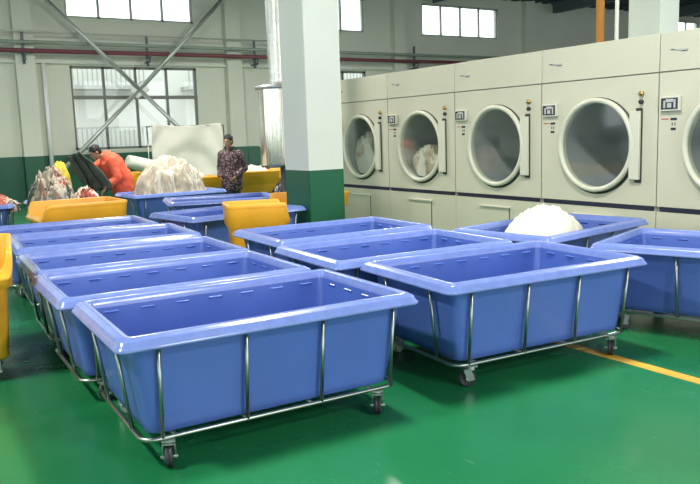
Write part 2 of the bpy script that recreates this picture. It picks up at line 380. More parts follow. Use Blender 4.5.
# ------------------------------------------------------------------ blue laundry carts
def make_cart():
    t = empty('laundry_cart', (0, 0, 0))
    b = MB(); NS = 10
    def lp(hx, hy, r, z): return rr(hx, hy, r, z, NS, 6)
    def flute(hx, hy, r, z, d):
        P = lp(hx, hy, r, z); out = []
        for p in P:
            q = p.copy()
            if abs(p.x) < hx-r-0.02:
                k = 1.0 if (int((p.x+hx)/(2*hx)*12) % 2) else 0.0; q.y -= math.copysign(d*k, p.y)
            out.append(q)
        return out
    L_ = [lp(.64, .385, .05, .150), lp(.662, .405, .055, .160), flute(.666, .408, .055, .20, .006), flute(.715, .455, .05, .54, .006), lp(.722, .462, .05, .590),
          lp(.730, .468, .05, .597), lp(.790, .512, .045, .594), lp(.795, .517, .045, .588), lp(.803, .525, .05, .590), lp(.804, .526, .05, .598), lp(.797, .519, .048, .606), lp(.792, .514, .046, .612),
          lp(.784, .506, .045, .632), lp(.776, .498, .045, .638), lp(.766, .488, .04, .640), lp(.762, .484, .04, .646), lp(.732, .454, .03, .647), lp(.724, .447, .03, .642), lp(.717, .441, .03, .60),
          flute(.710, .437, .04, .54, .005), flute(.658, .398, .045, .20, .005), lp(.650, .392, .045, .172), lp(.63, .38, .04, .165)]
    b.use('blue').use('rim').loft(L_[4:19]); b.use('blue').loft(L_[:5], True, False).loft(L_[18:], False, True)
    # small moulded pads under the rim inside
    for s_ in (-1, 1):
        for i in range(7):
            x = -.60 + i*.20
            b.box((0, 0, 0), (.080, .012, .018), mtx=Matrix.Translation((x, s_*.441, .570)) @ Matrix.Rotation(s_*.55, 4, 'X'), bev=.003)
        for i in range(4):
            y = -.30 + i*.20
            b.box((0, 0, 0), (.012, .080, .018), mtx=Matrix.Translation((s_*.712, y, .570)) @ Matrix.Rotation(-s_*.55, 4, 'Y'), bev=.003)
    b.build('tub', None, t)
    MB().tube(rr(.695, .430, .075, .140, 1, 6), .0115, 8, True).build('bottom_rail', 'steel', t)
    b = MB()
    for x in (-.54, -.18, .18, .54): b.tube([(x, -.430, .138), (x, .430, .138)], .010, 6)
    b.build('cross_bar', 'steel', t)
    def up(a, c): MB().tube([a, c], .0095, 8).build('upright', 'steel', t)
    for s_ in (-1, 1):
        for x in (-.605, -.185, .225, .645): up((x, s_*.432, .14), (x*1.01, s_*.480, .597))
        for y in (-.24, .24): up((s_*.695, y, .14), (s_*.752, y*1.05, .597))
    k = 0
    for sx in (-1, 1):
        for sy in (-1, 1):
            a = CAST[k % 4]; k += 1
            c = MB(); T = Matrix.Identity(4)
            c.use('zinc').box(0, (.075, .06, .006), mtx=T @ Matrix.Translation((0, 0, .127)))
            c.rev([(.022, .108), (.022, .124)], T.to_translation(), n=14, cap0=True, cap1=True)
            for s2 in (-1, 1):
                c.box(0, (.042, .005, .075), mtx=T @ Matrix.Translation((-.012, s2*.029, .077)) @ Matrix.Rotation(-.35, 4, 'Y'), bev=.001)
            c.box(0, (.05, .063, .005), mtx=T @ Matrix.Translation((-.004, 0, .108)))
            c.box(0, (.014, .080, .014), mtx=T @ Matrix.Translation((-.024, 0, .05)), bev=.003)
            co = c.build('caster', None, t, (sx*.575, sy*.415, 0)); co.rotation_euler = (0, 0, a)
            wv = MB(); prof = [(.010, -.014), (.034, -.012), (.038, -.019), (.047, -.018), (.050, -.013), (.050, -.006), (.044, -.002), (.044, .002), (.050, .006), (.050, .013), (.047, .018), (.038, .019), (.034, .012), (.010, .014)]
            wv.use('rubber' if k % 2 else 'grey_rubber').rev(prof, (0, 0, 0), 'Y', 24, True, True)
            wo = wv.build('wheel', None, co); wo.matrix_local = T @ Matrix.Translation((-.024, 0, .0505))
    return t
CAST = (1.85, 2.4, 0.15, 1.2)
CART_NOTE = 'blue plastic laundry carts on wheels'
cart0 = make_cart()
carts = [
 (1.624, 3.693, -.031, 'big empty blue cart nearest the camera, front of the left row'),
 (1.600, 4.775, -.029, 'empty blue cart second from the front of the left row'),
 (1.660, 5.845, -.050, 'empty blue cart in the middle of the left row, beside the orange-yellow bin end'),
 (1.768, 7.150, -.070, 'fourth empty blue cart from the front of the left row'),
 (1.734, 8.250, -.050, 'rearmost empty blue cart of the left row, just before the yellow bin'),
 (3.567, 5.990, -.039, 'empty blue cart directly in front of the green-painted column'),
 (3.384, 4.760, -.045, 'empty blue cart in the middle of the right group, between two others'),
 (3.467, 3.650, -.067, 'empty blue cart at the front of the right group over the yellow line'),
 (5.105, 4.740, .163, 'blue cart by the dryers carrying a mound of white linen'),
 (5.153, 3.140, -1.245, 'blue cart cut by the right edge of the photo beside the dryers'),
 (3.586, 8.450, .165, 'empty blue cart behind the yellow bin that stands at the column'),
 (4.278, 10.343, -.237, 'empty blue cart right in front of the standing woman'),
 (4.22, 12.36, .04, 'blue cart heaped with a tall pile of cream linen'),
 (1.00, 12.45, -.25, 'blue cart at the far left edge with a low pile of pinkish clothes'),
 (2.47, 11.80, 1.60, 'blue cart behind the yellow bin, heaped with printed clothes'),
]
TURN = {(0, False, False): 1.24, (0, True, False): 1.0, (7, False, False): -.66, (7, True, False): .72, (0, False, True): 1.9}
for i, (x, y, a, lab) in enumerate(carts):
    c = cart0 if i == 0 else copy_tree(cart0)
    c.location = (x, y, 0); c.rotation_euler = (0, 0, a)
    ks = [q for q in bpy.data.objects if q.parent == c and q.name.startswith('caster')]
    for q in ks:
        q.rotation_euler.z = R.uniform(0, 6.28)
        q.rotation_euler.z = TURN.get((i, q.location.x > 0, q.location.y > 0), q.rotation_euler.z)
    tag(c, lab, 'laundry cart', CART_NOTE)

# ------------------------------------------------------------------ yellow bins with one lowered end (local -x)
def make_bin(L_, W, H, loc, rz, label, drop=.17):
    t = empty('laundry_bin', loc, rz, label, 'laundry bin', 'yellow plastic laundry bins')
    hx, hy = L_/2, W/2; b = MB(); NS = 14
    def lp(k, z, r=.06, low=False, inn=0):
        P = rr(hx*k-inn, hy*k-inn, r, z, NS, 5)
        if low:
            for p in P:
                u = (p.x + hx) / (2*hx)
                f = 1 - min(1, max(0, (u-.01)/.075)); f = f*f*(3-2*f)
                p.z -= drop*f*(z-.45*H)/(H-.45*H)
        return P
    z1 = H*.73
    b.loft([lp(.76, .14, .05), lp(.80, .16, .06), lp(.855, z1-.05, .07), lp(.86, z1-.035, .07), lp(.96, z1, .07), lp(.985, H-.055, .07, True), lp(.99, H-.045, .07, True), lp(1.0, H-.035, .07, True), lp(1.0, H-.008, .07, True),
            lp(1.0, H, .07, True, .006), lp(1.0, H, .06, True, .028), lp(1.0, H-.01, .055, True, .034), lp(.95, z1, .06, False, .03), lp(.80, .19, .05, False, .02), lp(.76, .175, .04, False, .02)], True, True)
    b.build('tub', 'yellow', t)
    for sx in (-1, 1):
        for sy in (-1, 1):
            c = MB(); px, py = sx*hx*.60, sy*hy*.58
            c.use('zinc').box((px, py, .135), (.08, .07, .008))
            for s2 in (-1, 1): c.box((px-.01, py+s2*.022, .09), (.04, .003, .08))
            c.box((px-.015, py, .05), (.012, .06, .012))
            co = c.build('caster', None, t)
            MB().rev([(.012, -.015), (.038, -.014), (.05, -.012), (.05, .012), (.038, .014), (.012, .015)], (0, 0, 0), 'Y', 20, True, True).build('wheel', 'rubber', co, (px-.015, py, .0505))
    return t
bins = [
 (1.02, .90, .80, (2.05, 9.50, 0), .02, 'yellow bin in front of the man in the orange jacket'),
 (.66, .52, .83, (3.34, 7.16, 0), PI-.32, 'yellow bin standing left of the green-painted column'),
 (.95, .70, .72, (5.05, 9.10, 0), .0, 'yellow bin half hidden behind the column, near the dryers'),
 (1.00, .74, .86, (.385, 5.57, 0), PI/2-.14, 'orange-yellow bin cut by the left edge of the photo'),
 (1.05, .80, .84, (4.98, 15.9, 0), .0, 'yellow bin behind the man, beneath a white basket'),
 (1.05, .80, .78, (5.17, 14.0, 0), .05, 'yellow bin of crumpled linen between the cream pile and the woman'),
 (.95, .75, .84, (6.36, 13.75, 0), .0, 'yellow bin of white linen just right of the woman'),
 (.60, .75, .84, (7.25, 13.85, 0), .0, 'small yellow bin under the shiny metal duct'),
]
for L_, W, H, loc, rz, lab in bins: make_bin(L_, W, H, loc, rz, lab)

# ------------------------------------------------------------------ heaps of linen
def heap(name, loc, sx, sy, h, m, label, cat, rz=0, seed=0, n=60, rough=1.0, cuts=0, power=0.7, kind='stuff', parts=()):
    b = MB(); rows = []; sd = Vector((seed*3.1, seed*1.7, seed))
    for j in range(n+1):
        row = []
        for i in range(n+1):
            u, v = i/n*2-1, j/n*2-1; a = math.atan2(v, u); rr_ = max(abs(u), abs(v))
            x, y = math.cos(a)*rr_, math.sin(a)*rr_
            if cuts:  # fill a rectangular tub
                k = (abs(math.cos(a))**4 + abs(math.sin(a))**4) ** .25; x /= k; y /= k
            e = max(0, 1-rr_*rr_)**power
            p = Vector((x*2.2, y*2.2, 0)) + sd
            f = 1-abs(noise.noise(p*1.3))*2; g = 1-abs(noise.noise(p*2.7+Vector((f, 0, 0))))*2; q = noise.noise(p*6.0)
            z = h*e*(1+.30*rough*(f-.5)) + rough*.10*h*(g-.4)*min(1, 3*(1-rr_)) + rough*.035*q*min(1, 4*(1-rr_))
            x += rough*.05*noise.noise(p*2.1+Vector((9, 0, 0))); y += rough*.05*noise.noise(p*2.1+Vector((0, 9, 0)))
            row.append((x*sx, y*sy, z if rr_ < .999 else -.06))
        rows.append(row)
    V = [[b.bm.verts.new(p) for p in r_] for r_ in rows]
    ms = [m] + list(parts)
    for q in ms: b.use(q)
    for j in range(n):
        for i in range(n):
            c = Vector(rows[j][i]); k = 0
            if parts:
                t_ = noise.noise(Vector((c.x*5, c.y*5, c.z*5)) + sd*2)
                if t_ > .22: k = 1 + int(abs(noise.noise(c*3.3+sd))*37) % len(parts)
            b.cur = k; b.face([V[j][i], V[j][i+1], V[j+1][i+1], V[j+1][i]], True)
    b.bm.faces.ensure_lookup_table()
    o = b.build(name, m); o.location = loc; o.rotation_euler = (0, 0, rz)
    return tag(o, label, cat, None, kind)
def strew(o, cx, cy, sx, sy, zb, h, ms, n, smin, smax, seed, rz=0):
    # crumpled towels lying on the heap, part of the same uncountable pile
    me = o.data; hb = bmesh.new(); hb.from_mesh(me)
    from mathutils.bvhtree import BVHTree
    tr = BVHTree.FromBMesh(hb)
    for q in ms:
        if M[q].name not in [m_.name for m_ in me.materials]: me.materials.append(M[q])
    idx = [[m_.name for m_ in me.materials].index(M[q].name) for q in ms]
    for i in range(n):
        a = R.uniform(0, 6.28); r_ = math.sqrt(R.random())*.92; c = Vector((sx*r_*math.cos(a), sy*r_*math.sin(a), 0)); s_ = R.uniform(smin, smax)
        T = Matrix.Rotation(R.uniform(0, 6.28), 3, 'Z'); k = 12; V = []; mi = R.choice(idx); asp = R.uniform(.35, .7)
        for jj in range(k+1):
            for ii in range(k+1):
                u, v = ii/k*2-1, jj/k*2-1; q = Vector((u*1.7+i*1.3+seed, v*2.0, seed*.7))
                p = c + T @ Vector((u*s_*(1+.25*noise.noise(q+Vector((5, 0, 0)))), v*s_*asp*(1+.3*noise.noise(q+Vector((0, 5, 0)))), 0))
                hit = tr.ray_cast(Vector((p.x, p.y, 3)), Vector((0, 0, -1)))[0]
                z = hit.z if hit else 0.02
                w_ = (1-abs(noise.noise(q*1.6))*2)
                V.append(hb.verts.new((p.x, p.y, max(z, 0.02) + .012 + .05*max(0, w_)*(1-.6*max(abs(u), abs(v))))))
        for jj in range(k):
            for ii in range(k):
                f = hb.faces.new([V[jj*(k+1)+ii], V[jj*(k+1)+ii+1], V[(jj+1)*(k+1)+ii+1], V[(jj+1)*(k+1)+ii]]); f.smooth = True; f.material_index = mi
    hb.to_mesh(me); hb.free()
o = heap('linen_heap', (4.22, 12.38, .56), .62, .40, .56, 'linen', 'tall heap of crumpled cream linen in the cart beside the orange-jacketed man', 'linen', .04, 1, 70, .9, power=.55, parts=('print_linen', 'linen', 'linen'))
strew(o, 0, 0, .60, .38, 0, .6, ('linen', 'linen', 'linen', 'white_linen'), 110, .09, .20, 3)
heap('white_linen_mound', (4.97, 4.70, .50), .45, .35, .30, 'white_linen', 'smooth mound of white linen in the blue cart by the dryers', 'linen', .2, 4, 60, .55, power=.8)
o = heap('printed_clothes_heap', (2.22, 11.85, .57), .34, .58, .46, 'print_linen', 'tall heap of printed clothes behind the yellow bin, left of the man', 'clothes', 0, 6, 60, 1.4, parts=('linen', 'print_linen'))
strew(o, 0, 0, .27, .56, 0, .3, ('print_linen', 'print_linen', 'linen', 'print_linen', 'linen', 'print_linen', 'dark_cloth', 'red_cloth'), 80, .06, .14, 9)
o = heap('red_clothes_heap', (2.68, 11.65, .57), .18, .50, .20, 'red_cloth', 'low heap of red and white clothes between the printed heap and the man', 'clothes', 0, 26, 40, 1.4, parts=('linen', 'white_linen'))
strew(o, 0, 0, .18, .48, 0, .3, ('red_cloth', 'white_linen'), 24, .06, .12, 29)
o = heap('pinkish_clothes_heap', (1.30, 12.38, .57), .54, .36, .17, 'print_linen', 'low pile of pinkish clothes in the cart at the left edge', 'clothes', -.25, 8, 50, 1.4, parts=('linen', 'red_cloth'))
strew(o, 0, 0, .50, .33, 0, .3, ('print_linen', 'linen', 'red_cloth'), 40, .08, .16, 19)
heap('crumpled_linen', (5.17, 14.0, .60), .46, .32, .27, 'linen', 'crumpled linen in the yellow bin left of the woman', 'linen', 0, 9, 40, 1.2, parts=('white_linen',))
heap('crumpled_linen', (6.40, 13.75, .66), .40, .30, .26, 'white_linen', 'white linen bulging from the yellow bin right of the woman', 'linen', 0, 12, 40, 1.0)
heap('black_sack', (6.45, 12.55, 0), .34, .30, .62, 'black_bag', 'slumped black sack on the floor left of the column, behind the yellow bin', 'sack', 0, 14, 36, .5, power=.45, kind=None)
heap('blue_sack', (.75, 14.3, 0), .55, .42, .85, 'blue_bag', 'dark blue sack at the left edge by the green wall', 'sack', 0, 15, 36, .5, power=.45, kind=None)
heap('yellow_sack', (2.66, 13.3, .62), .19, .15, .52, 'yellow_bag', 'crumpled yellow printed sack beyond the printed clothes', 'sack', .4, 17, 36, .9, power=.5, kind=None)
tag(MB().b2((2.40, 13.12, 0), (2.92, 13.48, .60), bev=.02).build('wooden_crate', 'maroon'), 'low crate under the yellow sack', 'crate')
# ribbed white basket lying tilted over the bin behind the man
b = MB(); T = Matrix.Translation((4.68, 15.55, 1.02)) @ Matrix.Rotation(.32, 4, 'Y') @ Matrix.Rotation(.1, 4, 'Z')
prof = [(.10, -.26), (.15, -.25), (.165, -.1), (.18, .05), (.195, .24), (.205, .26), (.19, .26), (.175, .1), (.14, -.22)]
loops = []
for r_, h in prof: loops.append([T @ Vector((h, r_*1.0*math.cos(2*PI*k/32)*(1+.04*(k % 2)), r_*.8*math.sin(2*PI*k/32)*(1+.04*(k % 2)))) for k in range(32)])
b.loft(loops, True, True); tag(b.build('basket', 'sheet'), 'ribbed white basket tipped over the yellow bin behind the man', 'basket')

# ------------------------------------------------------------------ tumble dryers
MX, MTOP, MW = 6.589, 2.374, 1.535
def make_dryer():
    # local: x into the machine, y along the row (0..MW), origin at front lower corner of the low-y side
    t = empty('tumble_dryer', (0, 0, 0)); g = .004; CY, CZ, RG = .745, 1.285, .43
    # casing built around a round opening
    b = MB(); y0, y1, z0, z1 = g, MW-g, .68, 1.985
    n = 64; ring = [(CY+.475*math.cos(2*PI*k/n), CZ+.475*math.sin(2*PI*k/n)) for k in range(n)]
    def edge(k):
        c, s_ = math.cos(2*PI*k/n), math.sin(2*PI*k/n)
        ts = [(y1-CY)/c if c > 1e-9 else (y0-CY)/c if c < -1e-9 else 1e9, (z1-CZ)/s_ if s_ > 1e-9 else (z0-CZ)/s_ if s_ < -1e-9 else 1e9]
        q = min(ts); return (CY+q*c, CZ+q*s_)
    outer = [edge(k) for k in range(n)]
    V1 = [b.bm.verts.new((0, *p)) for p in ring]; V2 = [b.bm.verts.new((0, *p)) for p in outer]
    V0 = [b.bm.verts.new((.06, *p)) for p in ring]
    for k in range(n):
        j = (k+1) % n; b.face([V1[k], V1[j], V2[j], V2[k]]); b.face([V0[k], V0[j], V1[j], V1[k]])
    for cy, cz in ((y0, z0), (y1, z0), (y1, z1), (y0, z1)):   # corner fillers
        k0 = min(range(n), key=lambda k: math.hypot(outer[k][0]-cy, outer[k][1]-cz)*1.0)
        sgn = [k for k in range(n)]
    for k in range(n):
        j = (k+1) % n; p, q = outer[k], outer[j]
        if abs(p[0]-q[0]) > 1e-6 and abs(p[1]-q[1]) > 1e-6:
            cy = y1 if max(p[0], q[0]) > y1-1e-6 else y0; cz = z1 if max(p[1], q[1]) > z1-1e-6 else z0
            b.face([V2[k], V2[j], b.bm.verts.new((0, cy, cz))])
    b.b2((0, y0, 0.05), (.03, y1, .628)); b.b2((0, y0, 1.995), (.03, y1, MTOP-.012), bev=.004)
    b.b2((.03, y0, .0), (1.55, y0+.02, MTOP-.012)); b.b2((.03, y1-.02, 0), (1.55, y1, MTOP-.012)); b.b2((.012, y0, MTOP-.03), (1.55, y1, MTOP-.012)); b.b2((1.53, y0, 0), (1.55, y1, MTOP-.012))
    b.b2((.0, y0, .0), (.03, y1, .06))
    b.build('casing', 'enamel', t)
    MB().b2((.004, .035, .630), (.03, MW-.035, .680)).build('kick_strip', 'strip', t)
    MB().b2((.02, g, .622), (.03, MW-g, .69)).build('seam_backing', 'seam', t)
    MB().b2((.02, g, 1.98), (.03, MW-g, 2.0)).build('seam_backing', 'seam', t)
    # drum interior
    MB().rev([(.46, .03), (.44, .10), (.44, .85), (.10, .92)], (0, CY, CZ), 'X', 48, False, True).build('drum', 'drum', t)
    # gasket ring then round door
    MB().rev([(.512, -.001), (.512, -.012), (.470, -.012), (.470, .03)], (0, CY-.004, CZ-.003), 'X', 64).build('gasket', 'gasket', t)
    d = MB(); d.rev([(.498, -.012), (.500, -.035), (.492, -.048), (.478, -.054), (.462, -.053), (.450, -.044), (.444, -.030), (.444, .0), (.444, .03)], (0, CY+.006, CZ+.005), 'X', 64)
    # flat handle plate with its tab on the low-y side (right in view)
    d.b2((-.046, .185, CZ-.345), (-.012, .305, CZ+.345), bev=.006)
    do = d.build('door', 'enamel_door', t)
    MB().rev([(.0001, -.022), (.446, -.022)], (0, CY+.006, CZ+.005), 'X', 64).build('door_glass', 'glass_door', do)
    MB().b2((-.014, .178, CZ-.375), (-.0, .25, CZ+.375)).build('hinge_plate', 'gasket', do)
    # control box, label, knobs, badge, small latch
    c = MB(); c.use('enamel_door').b2((-.035, 1.28, 1.615), (.0, 1.50, 1.755), bev=.006); co = c.build('control_box', None, t)
    MB().b2((-.038, 1.302, 1.632), (-.035, 1.485, 1.740)).build('display', 'screen', co)
    k = MB().b2((-.040, 1.350, 1.700), (-.038, 1.430, 1.730)).b2((-.040, 1.325, 1.645), (-.038, 1.345, 1.725)).b2((-.040, 1.435, 1.645), (-.038, 1.455, 1.715))
    k.b2((-.040, 1.37, 1.648), (-.038, 1.415, 1.690)); k.build('keypad', 'key', co)
    l = MB(); l.use('red_mark').b2((-.002, 1.42, 1.535), (.0, 1.50, 1.545)).use('screen').b2((-.002, 1.33, 1.525), (.0, 1.40, 1.550)).b2((-.002, 1.34, 1.43), (.0, 1.395, 1.455)).b2((-.002, 1.375, 1.475), (.0, 1.385, 1.505)).b2((-.002, 1.345, 1.475), (.0, 1.355, 1.505))
    l.build('warning_label', None, t)
    MB().rev([(.025, -.03), (.025, 0)], (0, .19, 1.80), 'X', 16, True).build('knob', 'gold', t)
    MB().rev([(.022, -.03), (.022, 0)], (0, .19, 1.72), 'X', 16, True).build('button', 'gasket', t)
    MB().b2((-.004, CY-.03, .725), (0, CY+.03, .74)).build('small_plate', 'key', t)
    bd = MB(); bd.use('key').box((-.004, 1.34, 2.190), (.006, .07, .012)).box((-.004, 1.28, 2.185), (.006, .09, .018)).use('gasket').box((-.003, 1.39, 2.195), (.004, .05, .008)).box((-.003, 1.27, 2.172), (.004, .06, .006))
    bd.build('badge', None, t)
    a = MB().b2((-.010, .53, .13), (0, 1.03, .53), bev=.003); ao = a.build('lint_door', 'enamel', t)
    MB().b2((-.035, .50, .525), (0, 1.04, .545), bev=.003).build('door_ledge', 'enamel_door', ao)
    MB().b2((-.004, .518, .12), (0, .530, .53)).build('door_gap', 'gasket', ao)
    return t
dr0 = make_dryer()
dlab = ['dryer partly hidden by the column, grey textiles behind its glass', 'dryer with tumbled white linen showing in its round window', 'dryer in the middle of the row, third from the column',
        'dryer with its whole round door in view above the white linen mound', 'dryer cut by the right edge of the photo', 'dryer hidden behind the column at the far end']
ys = [9.3396, 7.8043, 6.2689, 4.7336, 3.1983]
for i, y in enumerate(ys):
    d = dr0 if i == 0 else copy_tree(dr0); d.location = (MX, y, 0); tag(d, dlab[i], 'dryer', 'row of cream industrial tumble dryers')
def load(y, m, parts, h, lab, seed):
    o = heap('drum_load', (MX+.24, y+.83, 1.285), .19, .42, h, m, lab, 'linen', 0, seed, 44, 1.1, power=.4, parts=parts)
    for v in o.data.vertices:      # settle the load into the round drum
        v.co.z -= .40; q = math.hypot(v.co.y+.085, v.co.z)
        if q > .425: v.co.y = (v.co.y+.085)*.425/q-.085; v.co.z *= .425/q
load(ys[1], 'white_linen', ('linen', 'white_linen', 'linen'), .36, 'white linen lying inside the second dryer from the column', 31)
load(ys[0], 'sheet', ('linen',), .55, 'grey textiles filling the dryer next to the column', 33)

# ------------------------------------------------------------------ services: pipes, brace, ducts
def pipe(name, pts, r, m, label, cat='pipe', n=12): return tag(MB().tube(pts, r, n).build(name, m), label, cat)
pipe('water_pipe', [(X0+.1, 19.62, 3.70), (X1-.1, 19.62, 3.70)], .055, 'red_pipe', 'dark red pipe running along the far wall')
pipe('service_pipe', [(X0+.1, 19.62, 3.90), (X1-.1, 19.62, 3.90)], .045, 'green_pipe', 'grey-green pipe just above the dark red pipe on the far wall')
pipe('conduit', [(X0+.1, 19.62, 4.15), (10.2, 19.62, 4.15)], .018, 'grey_pipe', 'thin pale conduit above the red pipe on the far wall')
pipe('drain_pipe', [(3.80, 19.85, .6), (3.80, 19.85, 3.44)], .055, 'white_pipe', 'thin white vertical pipe on the far wall left of the window')
pipe('gas_pipe', [(7.80, 6.46, MTOP-.01), (7.80, 6.46, ZC)], .05, 'orange_pipe', 'orange-brown vertical pipe rising behind the dryers')
pipe('riser_pipe', [(7.80, 6.21, MTOP-.01), (7.80, 6.21, ZC)], .024, 'white_pipe', 'thin white vertical pipe rising behind the dryers')
for i, (x, lab) in enumerate(((3.35, 'at the left pilaster'), (6.35, 'above the low window'), (9.40, 'left of the metal duct'), (15.0, 'above the dryers'))):
    b = MB().b2((x-.04, 19.5, 3.62), (x+.04, 19.78, 3.65)).b2((x-.03, 19.70, 3.40), (x+.03, 19.74, 4.18)); b.box((x, 19.75, 3.50), (.05, .45, .04))
    b.tube([(x, 19.5, 3.64), (x, 19.5, 3.58), (x, 19.75, 3.42)], .02, 6)
    tag(b.build('pipe_bracket', 'steel_dark'), 'dark steel pipe bracket ' + lab, 'bracket', 'pipe brackets on the far wall')
br = empty('cross_brace', (6.0, 19.45, 2.78), 0, 'grey steel X brace crossing in front of the far window', 'brace')
MB().tube([(-2.15, 0, 2.15), (0, 0, 0)], .055, 10).tube([(0, 0, 0), (2.2, 0, -2.2)], .055, 10).build('brace_bar', 'brace', br)
MB().tube([(2.38, .02, 2.35), (0, .02, 0)], .055, 10).tube([(0, .02, 0), (-2.3, .02, -2.2)], .055, 10).build('brace_bar', 'brace', br)
MB().box(0, (.42, .03, .30), mtx=Matrix.Rotation(-.6, 4, 'Y'), bev=.02).build('gusset_plate', 'brace', br)
# dust collector and duct
dk = empty('metal_duct', (5.66, 11.0, 0), 0, 'shiny sheet-metal duct standing out left of the column', 'duct')
b = MB(); n = 64; loops = []
for z in (1.02, 1.05, 1.6, 2.24, 2.27): loops.append([Vector(((.36+.006*math.sin(k*.9)+.008*math.sin(k*.37+1))*math.cos(2*PI*k/n), (.36+.006*math.sin(k*.9)+.008*math.sin(k*.37+1))*math.sin(2*PI*k/n), z)) for k in range(n)])
b.loft(loops, True, True); b.build('cylinder', 'chrome', dk)
MB().rev([(.37, 2.23), (.40, 2.24), (.40, 2.28), (.36, 2.30), (.20, 2.34), (.175, 2.34)], (0, 0, 0), n=48).build('collar', 'zinc', dk)
prof = []
for i in range(139): prof.append((.165+.014*(i % 2), 2.33+i*.0257))
MB().rev(prof, (0, 0, 0), n=32).build('flexible_pipe', 'foil', dk)
MB().tube([(0, 0, .03), (0, 0, 1.03)], .05, 12).rev([(.22, 0), (.22, .03)], (0, 0, 0), n=24, cap1=True, cap0=True).build('foot', 'steel_dark', dk)

# painted line
tag(MB().b2((3.915, -4.0, 0.0), (4.005, 5.9, .0025)).build('floor_line', 'line'), 'yellow painted line on the green floor at the right', 'floor line')

# sheet hung over a rail, cabinet and board at the far wall
b = MB(); nx, nz = 40, 26; V = []
for j in range(nz+1):
    for i in range(nx+1):
        u, v = i/nx, j/nz
        z = 1.86 - v*1.25 - .03*math.sin(PI*u)*(1-v)*2 + .008*math.sin(u*30)
        y = 17 + .05*math.sin(u*9+v*3) + .035*math.sin((u-.5)**2*26 - v*9) + .03*noise.noise(Vector((u*4, v*4, 2)))
        V.append(b.bm.verts.new((5.45+1.70*u, y, z)))
for j in range(nz):
    for i in range(nx): b.face([V[j*(nx+1)+i], V[j*(nx+1)+i+1], V[(j+1)*(nx+1)+i+1], V[(j+1)*(nx+1)+i]], True)
so = b.build('hanging_sheet', 'sheet'); tag(so, 'large off-white sheet hanging from a rail before the window', 'sheet')
md = so.modifiers.new('t', 'SOLIDIFY'); md.thickness = .004
rk = empty('drying_rail', (6.3, 17.08, 0), 0, 'thin steel rail stand holding the off-white sheet', 'rail')
MB().tube([(-.95, 0, 1.80), (.95, 0, 1.80)], .012, 8).build('rail', 'steel', rk)
for x in (-.93, .93): MB().tube([(x, 0, 1.80), (x, 0, .02)], .014, 8).box((x, 0, .012), (.06, .5, .024)).build('post', 'steel', rk)
ct = empty('storage_cabinet', (7.85, 17.3, 0), 0, 'dark green cabinet against the far wall beside the metal duct', 'cabinet')
MB().b2((-.32, -.2, .0), (.32, .2, 1.27), bev=.01).build('body', 'dark_green', ct)
MB().b2((-.30, -.215, .10), (-.005, -.2, 1.22)).build('door', 'dark_green', ct); MB().b2((.005, -.215, .10), (.30, -.215+.015, 1.22)).build('door', 'dark_green', ct)
tag(MB().b2((7.72, 16.0, 0), (8.05, 16.05, 1.30), bev=.01).b2((7.7, 15.9, 0), (8.07, 16.15, .04)).build('panel_board', 'maroon'), 'maroon upright board beside the dark green cabinet', 'board')

# ------------------------------------------------------------------ people
def hand(b, wrist, fwd, palm_n, r=1.0, curl=.5, thumb_side=1):
    w_, f, nrm = Vector(wrist), Vector(fwd).normalized(), Vector(palm_n).normalized(); s_ = f.cross(nrm).normalized()*thumb_side
    pc = w_ + f*.05*r; b.cap(w_+f*.012, w_+f*.078*r, .026*r, .036*r, 12, .5, s_)
    for i, (o_, ln) in enumerate(((-.030, .060), (-.010, .074), (.011, .080), (.031, .070))):
        a = w_ + f*.085*r + s_*o_*r; c = a + (f*math.cos(curl) + nrm*math.sin(curl))*ln*.5*r; d = c + (f*math.cos(curl*2.1) + nrm*math.sin(curl*2.1))*ln*.5*r
        b.cap(a - f*.02, c, .0095*r, .009*r, 8); b.cap(c, d, .009*r, .0078*r, 8)
    a = w_ + f*.03*r + s_*.028*r; c = a + (f*.6+s_*.8).normalized()*.04*r; d = c + (f*.9+s_*.25+nrm*.4).normalized()*.032*r
    b.cap(a, c, .013*r, .011*r, 8); b.cap(c, d, .011*r, .009*r, 8)
def head_geo(b, c, face, up):
    # skull, jaw, nose, ears, brow, around centre c with face direction
    c, f = Vector(c), Vector(face).normalized(); u = Vector(up); u = (u-f*u.dot(f)).normalized(); s_ = f.cross(u)
    Mx = Matrix((( s_.x, f.x, u.x), (s_.y, f.y, u.y), (s_.z, f.z, u.z))).to_4x4()
    P = lambda x, y, z: c + s_*x + f*y + u*z
    b.sphere(P(0, -.008, .022), 1, (.074, .092, .090), 20, Mx)
    b.sphere(P(0, .022, -.035), 1, (.056, .062, .072), 16, Mx)
    b.cap(P(0, .075, .005), P(0, .098, -.022), .008, .013, 8)
    b.cap(P(-.03, .078, .016), P(.03, .078, .016), .012, .012, 8)
    b.cap(P(-.016, .080, -.055), P(.016, .080, -.055), .009, .009, 8)
    b.cap(P(0, .066, -.088), P(0, .060, -.082), .020, .020, 8)
    for q in (-1, 1): b.sphere(P(q*.076, -.005, -.005), 1, (.010, .018, .030), 10, Mx)
    return P, Mx
def face_bits(P, Mx, parent):
    for q in (-1, 1):
        MB().sphere(P(q*.029, .080, -.002), 1, (.011, .007, .006), 10, Mx).build('eye', 'eye', parent)
        MB().cap(P(q*.018, .088, .020), P(q*.044, .082, .021), .0035, .003, 6).build('eyebrow', 'hair', parent)
    MB().cap(P(-.018, .0865, -.055), P(.018, .0865, -.055), .0045, .0045, 6).build('mouth', 'lip', parent)

